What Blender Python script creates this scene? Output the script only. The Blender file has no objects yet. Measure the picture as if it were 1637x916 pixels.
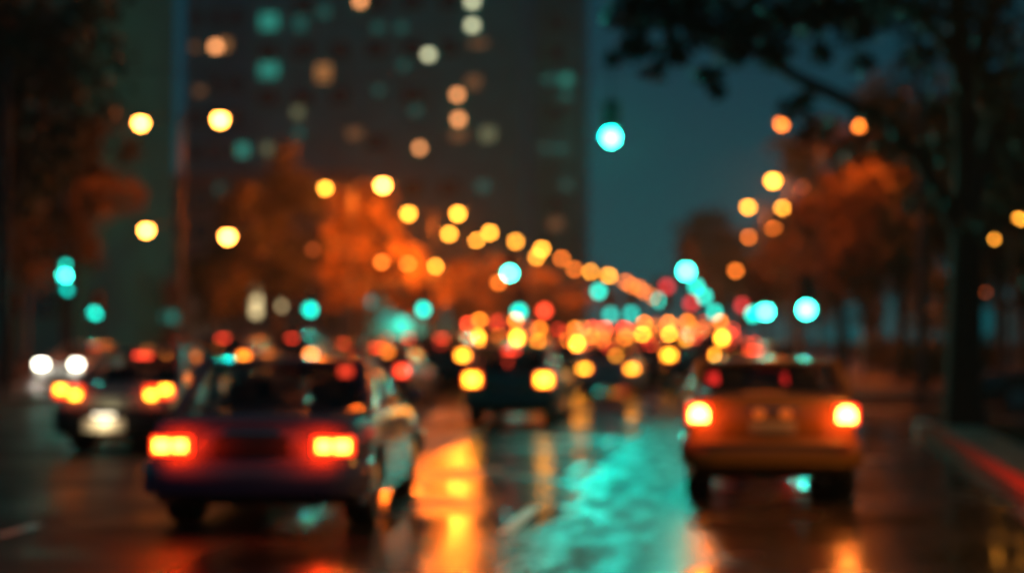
import bpy, bmesh, math, random
from mathutils import Vector, Matrix, Euler
import numpy as np

R = math.radians
C = bpy.context.scene.collection
S = bpy.context.scene
rnd = random.Random(7)

# ------------------------------------------------------------------ camera
FPX, CX, CY = 2400.0, 818.5, 458.0
cam = bpy.data.cameras.new('camera')
cam_o = bpy.data.objects.new('camera', cam); C.objects.link(cam_o)
cam.sensor_width = 36.0; cam.lens = FPX * 36.0 / 1637.0
cam.clip_start = 0.1; cam.clip_end = 3000
cam_o.location = (0, 0, 1.65)
cam_o.rotation_euler = (R(90 + 1.95), 0, R(7.039))
cam.dof.use_dof = True; cam.dof.focus_distance = 5.0
cam.dof.aperture_fstop = 0.84; cam.dof.aperture_blades = 0
S.camera = cam_o
CAM = Matrix.Translation((0, 0, 1.65)) @ Euler(cam_o.rotation_euler).to_matrix().to_4x4()

def P(px, py, D):
    """photograph pixel -> point of the street at depth D along the road"""
    d = CAM.to_3x3() @ Vector(((px - CX) / FPX, -(py - CY) / FPX, -1))
    t = D / d.y
    return CAM.translation + d * t
def PX(px, D): return P(px, 540, D).x

# ------------------------------------------------------------------ world, exposure
w = bpy.data.worlds.new('World'); S.world = w; w.use_nodes = True
nt = w.node_tree; bg = nt.nodes['Background']
tc = nt.nodes.new('ShaderNodeTexCoord'); sx = nt.nodes.new('ShaderNodeSeparateXYZ')
cr = nt.nodes.new('ShaderNodeValToRGB')
nt.links.new(tc.outputs['Generated'], sx.inputs[0]); nt.links.new(sx.outputs['Z'], cr.inputs[0])
e = cr.color_ramp.elements
e[0].position = 0.0; e[0].color = (0.0, 0.088, 0.100, 1)
e[1].position = 0.6; e[1].color = (0.0003, 0.016, 0.028, 1)
m_ = e.new(0.17); m_.color = (0.0, 0.042, 0.064, 1)
nt.links.new(cr.outputs[0], bg.inputs['Color']); bg.inputs['Strength'].default_value = 1.0
S.view_settings.view_transform = 'Standard'; S.view_settings.look = 'None'
S.view_settings.exposure = 0; S.view_settings.gamma = 1
S.view_settings.use_curve_mapping = False
S.render.engine = 'CYCLES'
cy = S.cycles
cy.use_denoising = True; cy.denoiser = 'OPENIMAGEDENOISE'
cy.denoising_input_passes = 'RGB_ALBEDO_NORMAL'; cy.denoising_prefilter = 'ACCURATE'
cy.use_adaptive_sampling = False
cy.max_bounces = 5; cy.diffuse_bounces = 1; cy.glossy_bounces = 3
cy.transmission_bounces = 2; cy.transparent_max_bounces = 10; cy.volume_bounces = 0
cy.sample_clamp_indirect = 3.0; cy.sample_clamp_direct = 0
cy.caustics_reflective = False; cy.caustics_refractive = False
cy.use_light_tree = True

# ------------------------------------------------------------------ materials
def mat(name, col=(.5, .5, .5), rough=.5, metal=0, emit=None, es=0, coat=0, spec=.5, noise=0, nscale=6):
    m = bpy.data.materials.new(name); m.use_nodes = True
    n = m.node_tree; b = n.nodes['Principled BSDF']
    b.inputs['Base Color'].default_value = (*col, 1)
    b.inputs['Roughness'].default_value = rough; b.inputs['Metallic'].default_value = metal
    b.inputs['Coat Weight'].default_value = coat; b.inputs['Coat Roughness'].default_value = .05
    b.inputs['Specular IOR Level'].default_value = spec
    if emit:
        b.inputs['Emission Color'].default_value = (*emit, 1); b.inputs['Emission Strength'].default_value = es
    if noise:
        t = n.nodes.new('ShaderNodeTexCoord'); x = n.nodes.new('ShaderNodeTexNoise')
        x.inputs['Scale'].default_value = nscale; x.inputs['Detail'].default_value = 5
        r = n.nodes.new('ShaderNodeValToRGB')
        r.color_ramp.elements[0].position = .3; r.color_ramp.elements[1].position = .7
        r.color_ramp.elements[0].color = (*[c * (1 - noise) for c in col], 1)
        r.color_ramp.elements[1].color = (*[min(1, c * (1 + noise)) for c in col], 1)
        n.links.new(t.outputs['Object'], x.inputs['Vector']); n.links.new(x.outputs['Fac'], r.inputs[0])
        n.links.new(r.outputs[0], b.inputs['Base Color'])
    return m

def wet_mat(name, col, r0, r1, bump, scales=(0.9, 14, 90), spec=.55, puddle=False):
    m = bpy.data.materials.new(name); m.use_nodes = True
    n = m.node_tree; b = n.nodes['Principled BSDF']
    t = n.nodes.new('ShaderNodeTexCoord')
    def noise(s, d=4):
        x = n.nodes.new('ShaderNodeTexNoise'); x.inputs['Scale'].default_value = s; x.inputs['Detail'].default_value = d
        n.links.new(t.outputs['Object'], x.inputs['Vector']); return x
    a, c, d = noise(scales[0]), noise(scales[1]), noise(scales[2], 2)
    mr = n.nodes.new('ShaderNodeMapRange'); mr.inputs[1].default_value = .35; mr.inputs[2].default_value = .65
    mr.inputs[3].default_value = r0; mr.inputs[4].default_value = r1
    n.links.new(a.outputs['Fac'], mr.inputs[0]); n.links.new(mr.outputs[0], b.inputs['Roughness'])
    ramp = n.nodes.new('ShaderNodeValToRGB')
    ramp.color_ramp.elements[0].color = (*[x * .7 for x in col], 1); ramp.color_ramp.elements[1].color = (*[x * 1.35 for x in col], 1)
    n.links.new(c.outputs['Fac'], ramp.inputs[0]); n.links.new(ramp.outputs[0], b.inputs['Base Color'])
    ad = n.nodes.new('ShaderNodeMath'); ad.operation = 'MULTIPLY_ADD'; ad.inputs[1].default_value = .25
    n.links.new(d.outputs['Fac'], ad.inputs[0]); n.links.new(c.outputs['Fac'], ad.inputs[2])
    bp = n.nodes.new('ShaderNodeBump'); bp.inputs['Strength'].default_value = bump
    if puddle:
        mb_ = n.nodes.new('ShaderNodeMapRange'); mb_.inputs[1].default_value = .40; mb_.inputs[2].default_value = .56
        mb_.inputs[3].default_value = bump * .12; mb_.inputs[4].default_value = bump
        n.links.new(a.outputs['Fac'], mb_.inputs[0]); n.links.new(mb_.outputs[0], bp.inputs['Strength'])
    bp.inputs['Distance'].default_value = .02
    n.links.new(ad.outputs[0], bp.inputs['Height']); n.links.new(bp.outputs[0], b.inputs['Normal'])
    b.inputs['Specular IOR Level'].default_value = spec
    return m

def glass_mat(name, tint, gloss=.12):
    m = bpy.data.materials.new(name); m.use_nodes = True
    n = m.node_tree; n.nodes.remove(n.nodes['Principled BSDF'])
    o = n.nodes['Material Output']
    tr = n.nodes.new('ShaderNodeBsdfTransparent'); tr.inputs[0].default_value = (*tint, 1)
    gl = n.nodes.new('ShaderNodeBsdfGlossy'); gl.inputs['Roughness'].default_value = .06
    lf = n.nodes.new('ShaderNodeLayerWeight'); lf.inputs[0].default_value = .5
    pw = n.nodes.new('ShaderNodeMath'); pw.operation = 'POWER'; pw.inputs[1].default_value = 4.0; n.links.new(lf.outputs['Facing'], pw.inputs[0])
    lw = n.nodes.new('ShaderNodeMath'); lw.operation = 'MULTIPLY_ADD'; lw.inputs[1].default_value = .7; lw.inputs[2].default_value = .04; n.links.new(pw.outputs[0], lw.inputs[0])
    mx = n.nodes.new('ShaderNodeMixShader')
    n.links.new(lw.outputs[0], mx.inputs[0]); n.links.new(tr.outputs[0], mx.inputs[1]); n.links.new(gl.outputs[0], mx.inputs[2])
    n.links.new(mx.outputs[0], o.inputs['Surface'])
    return m

def emit_mat(name, col, s): return mat(name, (.02, .02, .02), .4, emit=col, es=s)

def leaf_mat(name, a, b_):
    m = mat(name, a, .55, spec=.3); n = m.node_tree; b = n.nodes['Principled BSDF']
    g = n.nodes.new('ShaderNodeNewGeometry'); r = n.nodes.new('ShaderNodeValToRGB')
    r.color_ramp.elements[0].color = (*a, 1); r.color_ramp.elements[1].color = (*b_, 1)
    n.links.new(g.outputs['Random Per Island'], r.inputs[0]); n.links.new(r.outputs[0], b.inputs['Base Color'])
    return m

ASPHALT = wet_mat('wet_asphalt', (.018, .020, .022), .07, .32, .20, (.55, 14, 90), .55, True)
def worn_band(m):
    """a coarser, rougher band worn along the dashed line: changes the gloss and grain only"""
    n = m.node_tree; b = n.nodes['Principled BSDF']
    def math_(op, a, b_):
        x = n.nodes.new('ShaderNodeMath'); x.operation = op
        for k, v in enumerate((a, b_)):
            if hasattr(v, 'links'): n.links.new(v, x.inputs[k])
            else: x.inputs[k].default_value = v
        return x.outputs[0]
    t = n.nodes.new('ShaderNodeTexCoord'); sp = n.nodes.new('ShaderNodeSeparateXYZ'); n.links.new(t.outputs['Object'], sp.inputs[0])
    mp = n.nodes.new('ShaderNodeMapping'); mp.inputs['Scale'].default_value = (1.6, .45, 1); n.links.new(t.outputs['Object'], mp.inputs[0])
    ns = n.nodes.new('ShaderNodeTexNoise'); ns.inputs['Scale'].default_value = 2.6; ns.inputs['Detail'].default_value = 6; n.links.new(mp.outputs[0], ns.inputs['Vector'])
    x = math_('SUBTRACT', sp.outputs['X'], math_('MULTIPLY', math_('SUBTRACT', sp.outputs['Y'], 12.0), .015))
    x = math_('ADD', x, math_('MULTIPLY', math_('SUBTRACT', ns.outputs['Fac'], .5), .9))
    def step(lo, hi):
        q = n.nodes.new('ShaderNodeMapRange'); q.interpolation_type = 'SMOOTHSTEP'; q.inputs[1].default_value = lo; q.inputs[2].default_value = hi
        n.links.new(x, q.inputs[0]); return q.outputs[0]
    mask = math_('MULTIPLY', step(-1.50, -.95), math_('SUBTRACT', 1.0, step(-.45, .25)))
    rr_ = n.nodes.new('ShaderNodeMapRange'); rr_.inputs[1].default_value = .35; rr_.inputs[2].default_value = .65; rr_.inputs[3].default_value = .34; rr_.inputs[4].default_value = .58
    n.links.new(ns.outputs['Fac'], rr_.inputs[0])
    def mix(sock, val):
        old = sock.links[0].from_socket; mx = n.nodes.new('ShaderNodeMix'); mx.data_type = 'FLOAT'
        n.links.new(mask, mx.inputs[0]); n.links.new(old, mx.inputs[2])
        if hasattr(val, 'links'): n.links.new(val, mx.inputs[3])
        else: mx.inputs[3].default_value = val
        n.links.new(mx.outputs[0], sock)
    mix(b.inputs['Roughness'], rr_.outputs[0])
    bp = [q for q in n.nodes if q.type == 'BUMP'][0]; mix(bp.inputs['Strength'], .6); old_ = b.inputs['Specular IOR Level']; q_ = n.nodes.new('ShaderNodeMix'); q_.data_type = 'FLOAT'; q_.inputs[2].default_value = .55; q_.inputs[3].default_value = .12; n.links.new(mask, q_.inputs[0]); n.links.new(q_.outputs[0], old_)
worn_band(ASPHALT)
DULL = wet_mat('worn_damp_asphalt', (.014, .020, .022), .40, .60, .32, (.7, 14, 70), .2)
PAVING = wet_mat('wet_paving', (.10, .09, .085), .3, .55, .3)
EARTH = wet_mat('damp_earth', (.008, .012, .006), .7, .95, .4, (.9, 14, 90), .08)
KERB_STONE = wet_mat('wet_kerb_stone', (.22, .21, .2), .25, .45, .3, (2, 20, 80))
KERB_RED = wet_mat('red_lit_kerb_paint', (.72, .03, .010), .6, .8, .25, (2, 20, 80), .08)  # kerb paint deepened with the red light of the tail lamps
WHITE_PAINT = wet_mat('road_paint', (.62, .62, .58), .22, .45, .3, (3, 25, 90))
METAL = mat('dark_metal', (.06, .065, .07), .4, .8, noise=.3)
BLACK = mat('black_plastic', (.012, .012, .013), .45)
RUBBER = mat('tyre_rubber', (.012, .012, .012), .7)
RIM = mat('alloy_rim', (.35, .35, .36), .3, .9)
CHROME = mat('chrome_trim', (.6, .6, .6), .15, 1)
SEAT = mat('seat_fabric', (.03, .03, .035), .8)
GLASS = glass_mat('tinted_glass', (.6, .6, .62))
PLATE = mat('number_plate_white', (.75, .72, .62), .35)
PLATE_DARK = mat('number_plate_dull', (.25, .23, .2), .4)
BARK = mat('bark', (.022, .018, .013), .85, noise=.5, nscale=9)
LEAF = leaf_mat('leaves', (.05, .075, .02), (.13, .10, .03))
LEAF_DARK = leaf_mat('leaves_dark', (.022, .042, .016), (.04, .06, .02))
LEAF_RUST = leaf_mat('leaves_rust', (.07, .05, .014), (.17, .09, .024))
AMBER = (1.0, .15, .010); NEAR_AMBER = (1, .34, .045)

# ------------------------------------------------------------------ mesh builder
class MB:
    def __init__(s): s.v = []; s.f = []
    def add(s, v, f):
        k = len(s.v); s.v += [tuple(x) for x in v]; s.f += [tuple(i + k for i in q) for q in f]; return s
    def box(s, c, d, bev=0.0, rz=0, rx=0):
        bm = bmesh.new(); bmesh.ops.create_cube(bm, size=1)
        bmesh.ops.scale(bm, vec=d, verts=bm.verts)
        if bev: bmesh.ops.bevel(bm, geom=bm.edges[:], offset=min(bev, min(d) * .45), segments=2, affect='EDGES', profile=.5)
        M = Matrix.Translation(c) @ Matrix.Rotation(rz, 4, 'Z') @ Matrix.Rotation(rx, 4, 'X')
        bm.verts.index_update()
        s.add([M @ v.co for v in bm.verts], [[v.index for v in f.verts] for f in bm.faces]); bm.free(); return s
    def tube(s, pts, rad, n=8, caps=True):
        pts = [Vector(p) for p in pts]
        if not hasattr(rad, '__len__'): rad = [rad] * len(pts)
        rings = []; ref = None
        for i, p in enumerate(pts):
            t = (pts[min(i + 1, len(pts) - 1)] - pts[max(i - 1, 0)]).normalized()
            if ref is None: ref = Vector((0, 0, 1)) if abs(t.z) < .9 else Vector((1, 0, 0))
            u = t.cross(ref).normalized(); v = t.cross(u).normalized(); ref = v.cross(t).normalized() if False else ref
            rings.append([p + (u * math.cos(2 * math.pi * k / n) + v * math.sin(2 * math.pi * k / n)) * rad[i] for k in range(n)])
        V = [x for r in rings for x in r]; F = []
        for i in range(len(rings) - 1):
            for k in range(n): F.append((i * n + k, i * n + (k + 1) % n, (i + 1) * n + (k + 1) % n, (i + 1) * n + k))
        if caps: F.append(tuple(range(n))[::-1]); F.append(tuple(range((len(rings) - 1) * n, len(rings) * n)))
        return s.add(V, F)
    def lathe(s, prof, c=(0, 0, 0), axis='Z', n=20):
        V = []; F = []
        for (r, h) in prof:
            for k in range(n):
                a = 2 * math.pi * k / n
                if axis == 'Z': q = (r * math.cos(a), r * math.sin(a), h)
                elif axis == 'X': q = (h, r * math.cos(a), r * math.sin(a))
                else: q = (r * math.cos(a), h, r * math.sin(a))
                V.append((q[0] + c[0], q[1] + c[1], q[2] + c[2]))
        for i in range(len(prof) - 1):
            for k in range(n): F.append((i * n + k, i * n + (k + 1) % n, (i + 1) * n + (k + 1) % n, (i + 1) * n + k))
        return s.add(V, F)
    def grid(s, fn, nu, nv):
        V = [fn(i / nu, j / nv) for i in range(nu + 1) for j in range(nv + 1)]
        F = [(i * (nv + 1) + j, (i + 1) * (nv + 1) + j, (i + 1) * (nv + 1) + j + 1, i * (nv + 1) + j + 1) for i in range(nu) for j in range(nv)]
        return s.add(V, F)
    def poly_slab(s, pts, z0, z1):
        n = len(pts)
        V = [(x, y, z0) for x, y in pts] + [(x, y, z1) for x, y in pts]
        F = [tuple(range(n, 2 * n)), tuple(range(n))[::-1]] + [(i, (i + 1) % n, n + (i + 1) % n, n + i) for i in range(n)]
        return s.add(V, F)
    def sweep(s, path, sec):
        """path: xy points; sec: (outward, z) points"""
        n = len(path); V = []; m = len(sec)
        for i, p in enumerate(path):
            a = Vector(path[max(i - 1, 0)]); b = Vector(path[min(i + 1, n - 1)]); t = (b - a).normalized(); o = Vector((t.y, -t.x))
            for (q, z) in sec: V.append((p[0] + o.x * q, p[1] + o.y * q, z))
        F = [(i * m + k, (i + 1) * m + k, (i + 1) * m + (k + 1) % m, i * m + (k + 1) % m) for i in range(n - 1) for k in range(m)]
        F += [tuple(range(m)), tuple(range((n - 1) * m, n * m))[::-1]]
        return s.add(V, F)
    def build(s, name, m, parent=None, angle=38):
        me = bpy.data.meshes.new(name); me.from_pydata(s.v, [], s.f)
        bm = bmesh.new(); bm.from_mesh(me); bmesh.ops.recalc_face_normals(bm, faces=bm.faces); bm.to_mesh(me); bm.free()
        me.polygons.foreach_set('use_smooth', [True] * len(me.polygons)); me.set_sharp_from_angle(angle=R(angle))
        me.materials.append(m); me.update()
        o = bpy.data.objects.new(name, me); C.objects.link(o)
        if parent: o.parent = parent
        return o

def tag(o, label=None, cat=None, group=None, kind=None):
    if label: o['label'] = label
    if cat: o['category'] = cat
    if group: o['group'] = group
    if kind: o['kind'] = kind
    return o
def empty(name, loc, label=None, cat=None, group=None, rz=0):
    o = bpy.data.objects.new(name, None); C.objects.link(o); o.location = loc; o.rotation_euler = (0, 0, rz)
    o.empty_display_size = .2
    return tag(o, label, cat, group)
def struct(name, mb, m): return tag(mb.build(name, m), kind='structure')
def copy_tree(o, parent=None):
    c = o.copy(); C.objects.link(c)
    if parent: c.parent = parent
    for ch in list(o.children): copy_tree(ch, c)
    return c
def lamp(name, loc, col, power, rad, parent=None):
    l = bpy.data.lights.new(name, 'POINT'); l.color = col; l.energy = power; l.shadow_soft_size = rad
    o = bpy.data.objects.new(name, l); C.objects.link(o); o.location = loc
    if parent: o.parent = parent
    return o
def down(name, loc, col, power, rad, parent, spread=0):
    """a street lamp's light: a wide cone towards the ground"""
    l = bpy.data.lights.new(name, 'SPOT'); l.color = col; l.energy = power; l.shadow_soft_size = rad; l.spot_size = R(158); l.spot_blend = .5
    l.energy *= .85
    o = bpy.data.objects.new(name, l); C.objects.link(o); o.location = loc; o.parent = parent
    if spread: lamp(name, loc, col, power * spread, rad, parent)
    return o
def beam(name, loc, col, I, rad, parent):
    """the light of a lit lens: a disc shining only forwards, towards -y"""
    l = bpy.data.lights.new(name, 'AREA'); l.shape = 'DISK'; l.size = rad * 1.8; l.color = col; l.energy = I * math.pi
    o = bpy.data.objects.new(name, l); C.objects.link(o); o.location = loc; o.rotation_euler = (R(-90), 0, 0); o.parent = parent
    return o
def lerp(a, b, t): return a + (b - a) * t
def interp(x, keys):
    if x <= keys[0][0]: return keys[0][1]
    for (a, va), (b, vb) in zip(keys, keys[1:]):
        if x <= b: return lerp(va, vb, (x - a) / (b - a))
    return keys[-1][1]

# ------------------------------------------------------------------ ground, road, kerbs
struct('ground', MB().grid(lambda u, v: (lerp(-300, 300, u), lerp(-40, 620, v), 0), 8, 8), EARTH)
KR = [(-12, 2.35), (0, 2.55), (13.4, 3.05), (26, 3.75), (60, 4.1), (170, 4.4), (330, 9)]
MR = [(-12, -17.0), (40, -17.0), (53, -16.8), (73, -16.0), (89, -15.0), (106, -13.8), (124, -12.3), (150, -10.8), (180, -9.4), (210, -8.0), (330, 0)]
MLW = [(-12, 6.4), (70, 6.2), (95, 3.6), (130, 2.4), (330, 2.0)]
kr = lambda y: interp(y, KR)
mr = lambda y: interp(y, MR)
ml = lambda y: mr(y) - interp(y, MLW)
fl = lambda y: ml(y) - interp(y, [(-12, 10.5), (70, 10.0), (130, 8.0), (330, 8)])
YS = [-12, 0, 8, 13.4, 20, 26, 33, 40, 46, 53, 60, 66, 73, 81, 89, 98, 106, 115, 124, 137, 150, 165, 180, 195, 210, 240, 270, 300, 330]
road = MB()
V = []; F = []
for y in YS: V += [(fl(y) - .2, y, .004), (kr(y) + .25, y, .004)]
for i in range(len(YS) - 1): F.append((2 * i, 2 * i + 1, 2 * i + 3, 2 * i + 2))
struct('road', road.add(V, F), DULL)
V = []
for y in YS: V += [(-3.75 + .006 * (y - 12), y, .0058), (kr(y) + .2, y, .0058)]
struct('road', MB().add(V, F), ASPHALT)
struct('driveway', MB().add([(3.9, 28.4, .004), (46, 28.4, .004), (46, 41.6, .004), (3.9, 41.6, .004)], [(0, 1, 2, 3)]), ASPHALT)

def strip(pl, pr, z0, z1):
    mb = MB(); V = []; F = []; n = len(pl)
    for (xa, ya), (xb, yb) in zip(pl, pr): V += [(xa, ya, z0), (xa, ya, z1), (xb, yb, z1), (xb, yb, z0)]
    for i in range(n - 1):
        for k in range(3): F.append((4 * i + k, 4 * i + k + 1, 4 * i + 4 + k + 1, 4 * i + 4 + k))
    F += [(0, 1, 2, 3), (4 * n - 4, 4 * n - 3, 4 * n - 2, 4 * n - 1)]
    return mb.add(V, F)
def sub(y0, y1): return [y0] + [y for y in YS if y0 < y < y1] + [y1]
# kerb in front of the driveway: tail lamp red put into its paint, rounded pale nose at its end
ys = sub(-12, 26.6)
tag(strip([(kr(y), y) for y in ys], [(kr(y) + .26, y) for y in ys], 0, .15).build('kerb', KERB_RED),
    'low red kerb with tail lamp glow put into its paint, running along the wet gutter beside the orange car', 'kerb')
nose = MB()
for k in range(1):
    pts = [(kr(26.6), 26.602), (kr(26.6) + .26, 26.602)] + [(kr(26.6) + .13 + .16 * math.cos(a), 26.75 + .42 * math.sin(a)) for a in np.linspace(0, math.pi, 9)]
    nose.poly_slab([pts[0], pts[1]] + pts[2:], 0, .2)
tag(nose.build('kerb_nose', WHITE_PAINT), 'pale rounded end stone of the red kerb at the driveway mouth', 'kerb')
ys = sub(42, 330)
tag(strip([(kr(y), y) for y in ys], [(kr(y) + .25, y) for y in ys], 0, .14).build('kerb', KERB_STONE),
    'grey stone kerb beyond the driveway along the far roadside trees', 'kerb')
ys = sub(-12, 26.6)
struct('sidewalk', strip([(kr(y) + .264, y) for y in ys], [(kr(y) + 1.0, y) for y in ys], 0, .14), PAVING)
struct('sidewalk', strip([(kr(y) + .254, y) for y in sub(42, 330)], [(kr(y) + 14, y) for y in sub(42, 330)], 0, .135), PAVING)
struct('verge', strip([(kr(y) + 1.004, y) for y in ys], [(60, y) for y in ys], 0, .12), EARTH)
# planted median and far pavement
ys = sub(-12, 330)
struct('median', strip([(ml(y), y) for y in ys], [(mr(y), y) for y in ys], 0, .15), PAVING)
struct('pavement', strip([(fl(y) - 40, y) for y in ys], [(fl(y), y) for y in ys], 0, .15), PAVING)

# lane markings
def dash(x, y0, y1, wd, dx=0):
    return MB().add([(x - wd / 2, y0, .0145), (x + wd / 2, y0, .0145), (x + wd / 2 + dx, y1, .0145), (x - wd / 2 + dx, y1, .0145)], [(0, 1, 2, 3)])
for i in range(22):
    y0 = 12.6 + i * 5.2
    struct('lane_marking', dash(-1.62 + .017 * (y0 - 12), y0, y0 + 2.0, .13, .034), WHITE_PAINT)
for i in range(20):
    y0 = 10.6 + i * 5.2
    struct('lane_marking', dash(-5.75 + .006 * (y0 - 12), y0, y0 + 2.0, .13, .012), WHITE_PAINT)
    struct('lane_marking', dash(-10.2 + .012 * (y0 - 12), y0 + 8, y0 + 10.0, .13, .02), WHITE_PAINT)
for i in range(10):
    y0 = 48 + i * 6.5
    struct('lane_marking', dash((ml(y0) + fl(y0)) / 2, y0, y0 + 2.2, .13, .05), WHITE_PAINT)

# wet grit along the gutter (nobody could count it)
g = MB(); rr = np.random.RandomState(3)
for i in range(1400):
    y = 8.5 + 15 * rr.rand() ** 1.3; x = kr(y) - abs(rr.normal(0, .75)) - .03
    s_ = .006 + .014 * rr.rand() ** 2
    a = rr.rand() * 6.28; c, sn = math.cos(a) * s_, math.sin(a) * s_
    g.add([(x + c, y + sn, .004), (x - sn, y + c, .004), (x - c, y - sn, .004), (x + sn, y - c, .004), (x, y, .004 + s_ * .9)],
          [(0, 1, 4), (1, 2, 4), (2, 3, 4), (3, 0, 4)])
tag(g.build('gutter_grit', mat('wet_grit', (.02, .02, .02), .6, spec=.15)), 'wet grit and small stones lying in the gutter by the red kerb', 'grit', kind='stuff')
# grass on the verge
g = MB()
for i in range(9000):
    y = 9 + 18 * rr.rand(); x = kr(y) + 1.05 + 5.5 * rr.rand() ** 1.2
    h = .05 + .09 * rr.rand(); a = rr.rand() * 6.28; l = rr.normal(0, .04, 2)
    g.add([(x + .008 * math.cos(a), y + .008 * math.sin(a), .118), (x - .008 * math.cos(a), y - .008 * math.sin(a), .118), (x + l[0], y + l[1], .12 + h)], [(0, 1, 2)])
tag(g.build('verge_grass', mat('grass_blades', (.004, .008, .003), .8, spec=.05)), 'dark wet grass growing on the verge behind the red kerb', 'grass', kind='stuff')

# ------------------------------------------------------------------ cars
def quad_patch(a, b, c, d, bulge, n=6):
    a, b, c, d = map(Vector, (a, b, c, d)); nn = (b - a).cross(d - a).normalized()
    return lambda u, v: tuple(a.lerp(b, u).lerp(d.lerp(c, u), v) + nn * bulge * (1 - (2 * u - 1) ** 2) * (1 - (2 * v - 1) ** 2))

TL = {}
def tl_mats(key, lens, ls, bulb, bs):
    TL[key] = (mat('tail_lens_' + key, (.3, .01, .01), .15, emit=lens, es=ls), emit_mat('tail_bulb_' + key, bulb, bs))
tl_mats('blaze', (1, .05, .008), 2.4, (1, .42, .055), 24)
tl_mats('paired', (1, .04, .006), 2.6, (1, .38, .03), 15)
tl_mats('hotred', (1, .02, .015), 2.5, (1, .03, .02), 5)
tl_mats('hot', (1, .05, .008), 3.0, (1, .36, .02), 15)
tl_mats('orange', (1, .05, .01), 1.6, (1, .22, .015), 9)
tl_mats('red', (1, .03, .012), 1.2, (1, .06, .02), 6)
tl_mats('dim', (1, .03, .012), .5, (1, .06, .02), 2.0)
_far = {}
def tl_far(key, D):
    k = 1 if D < 50 else 2 if D < 70 else 4 if D < 95 else 7
    if k == 1: return TL[key]
    if (key, k) not in _far:
        out = []
        for m in TL[key]:
            c = m.copy(); c.node_tree.nodes['Principled BSDF'].inputs['Emission Strength'].default_value *= k; out.append(c)
        _far[(key, k)] = out
    return _far[(key, k)]
BRAKE = emit_mat('brake_lens_lit', (1, .05, .02), 7)
TAIL_OFF = mat('reverse_lens', (.5, .3, .2), .15)
HEAD_ON = emit_mat('headlamp_lit', (1, .92, .72), 24)
HEAD_AMBER = emit_mat('headlamp_amber', (1, .25, .03), 8)
HEAD_OFF = mat('headlamp_glass', (.5, .5, .5), .1)
PLATE_GLOW = emit_mat('plate_lamp_lit', (1, .85, .6), 4)

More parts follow.
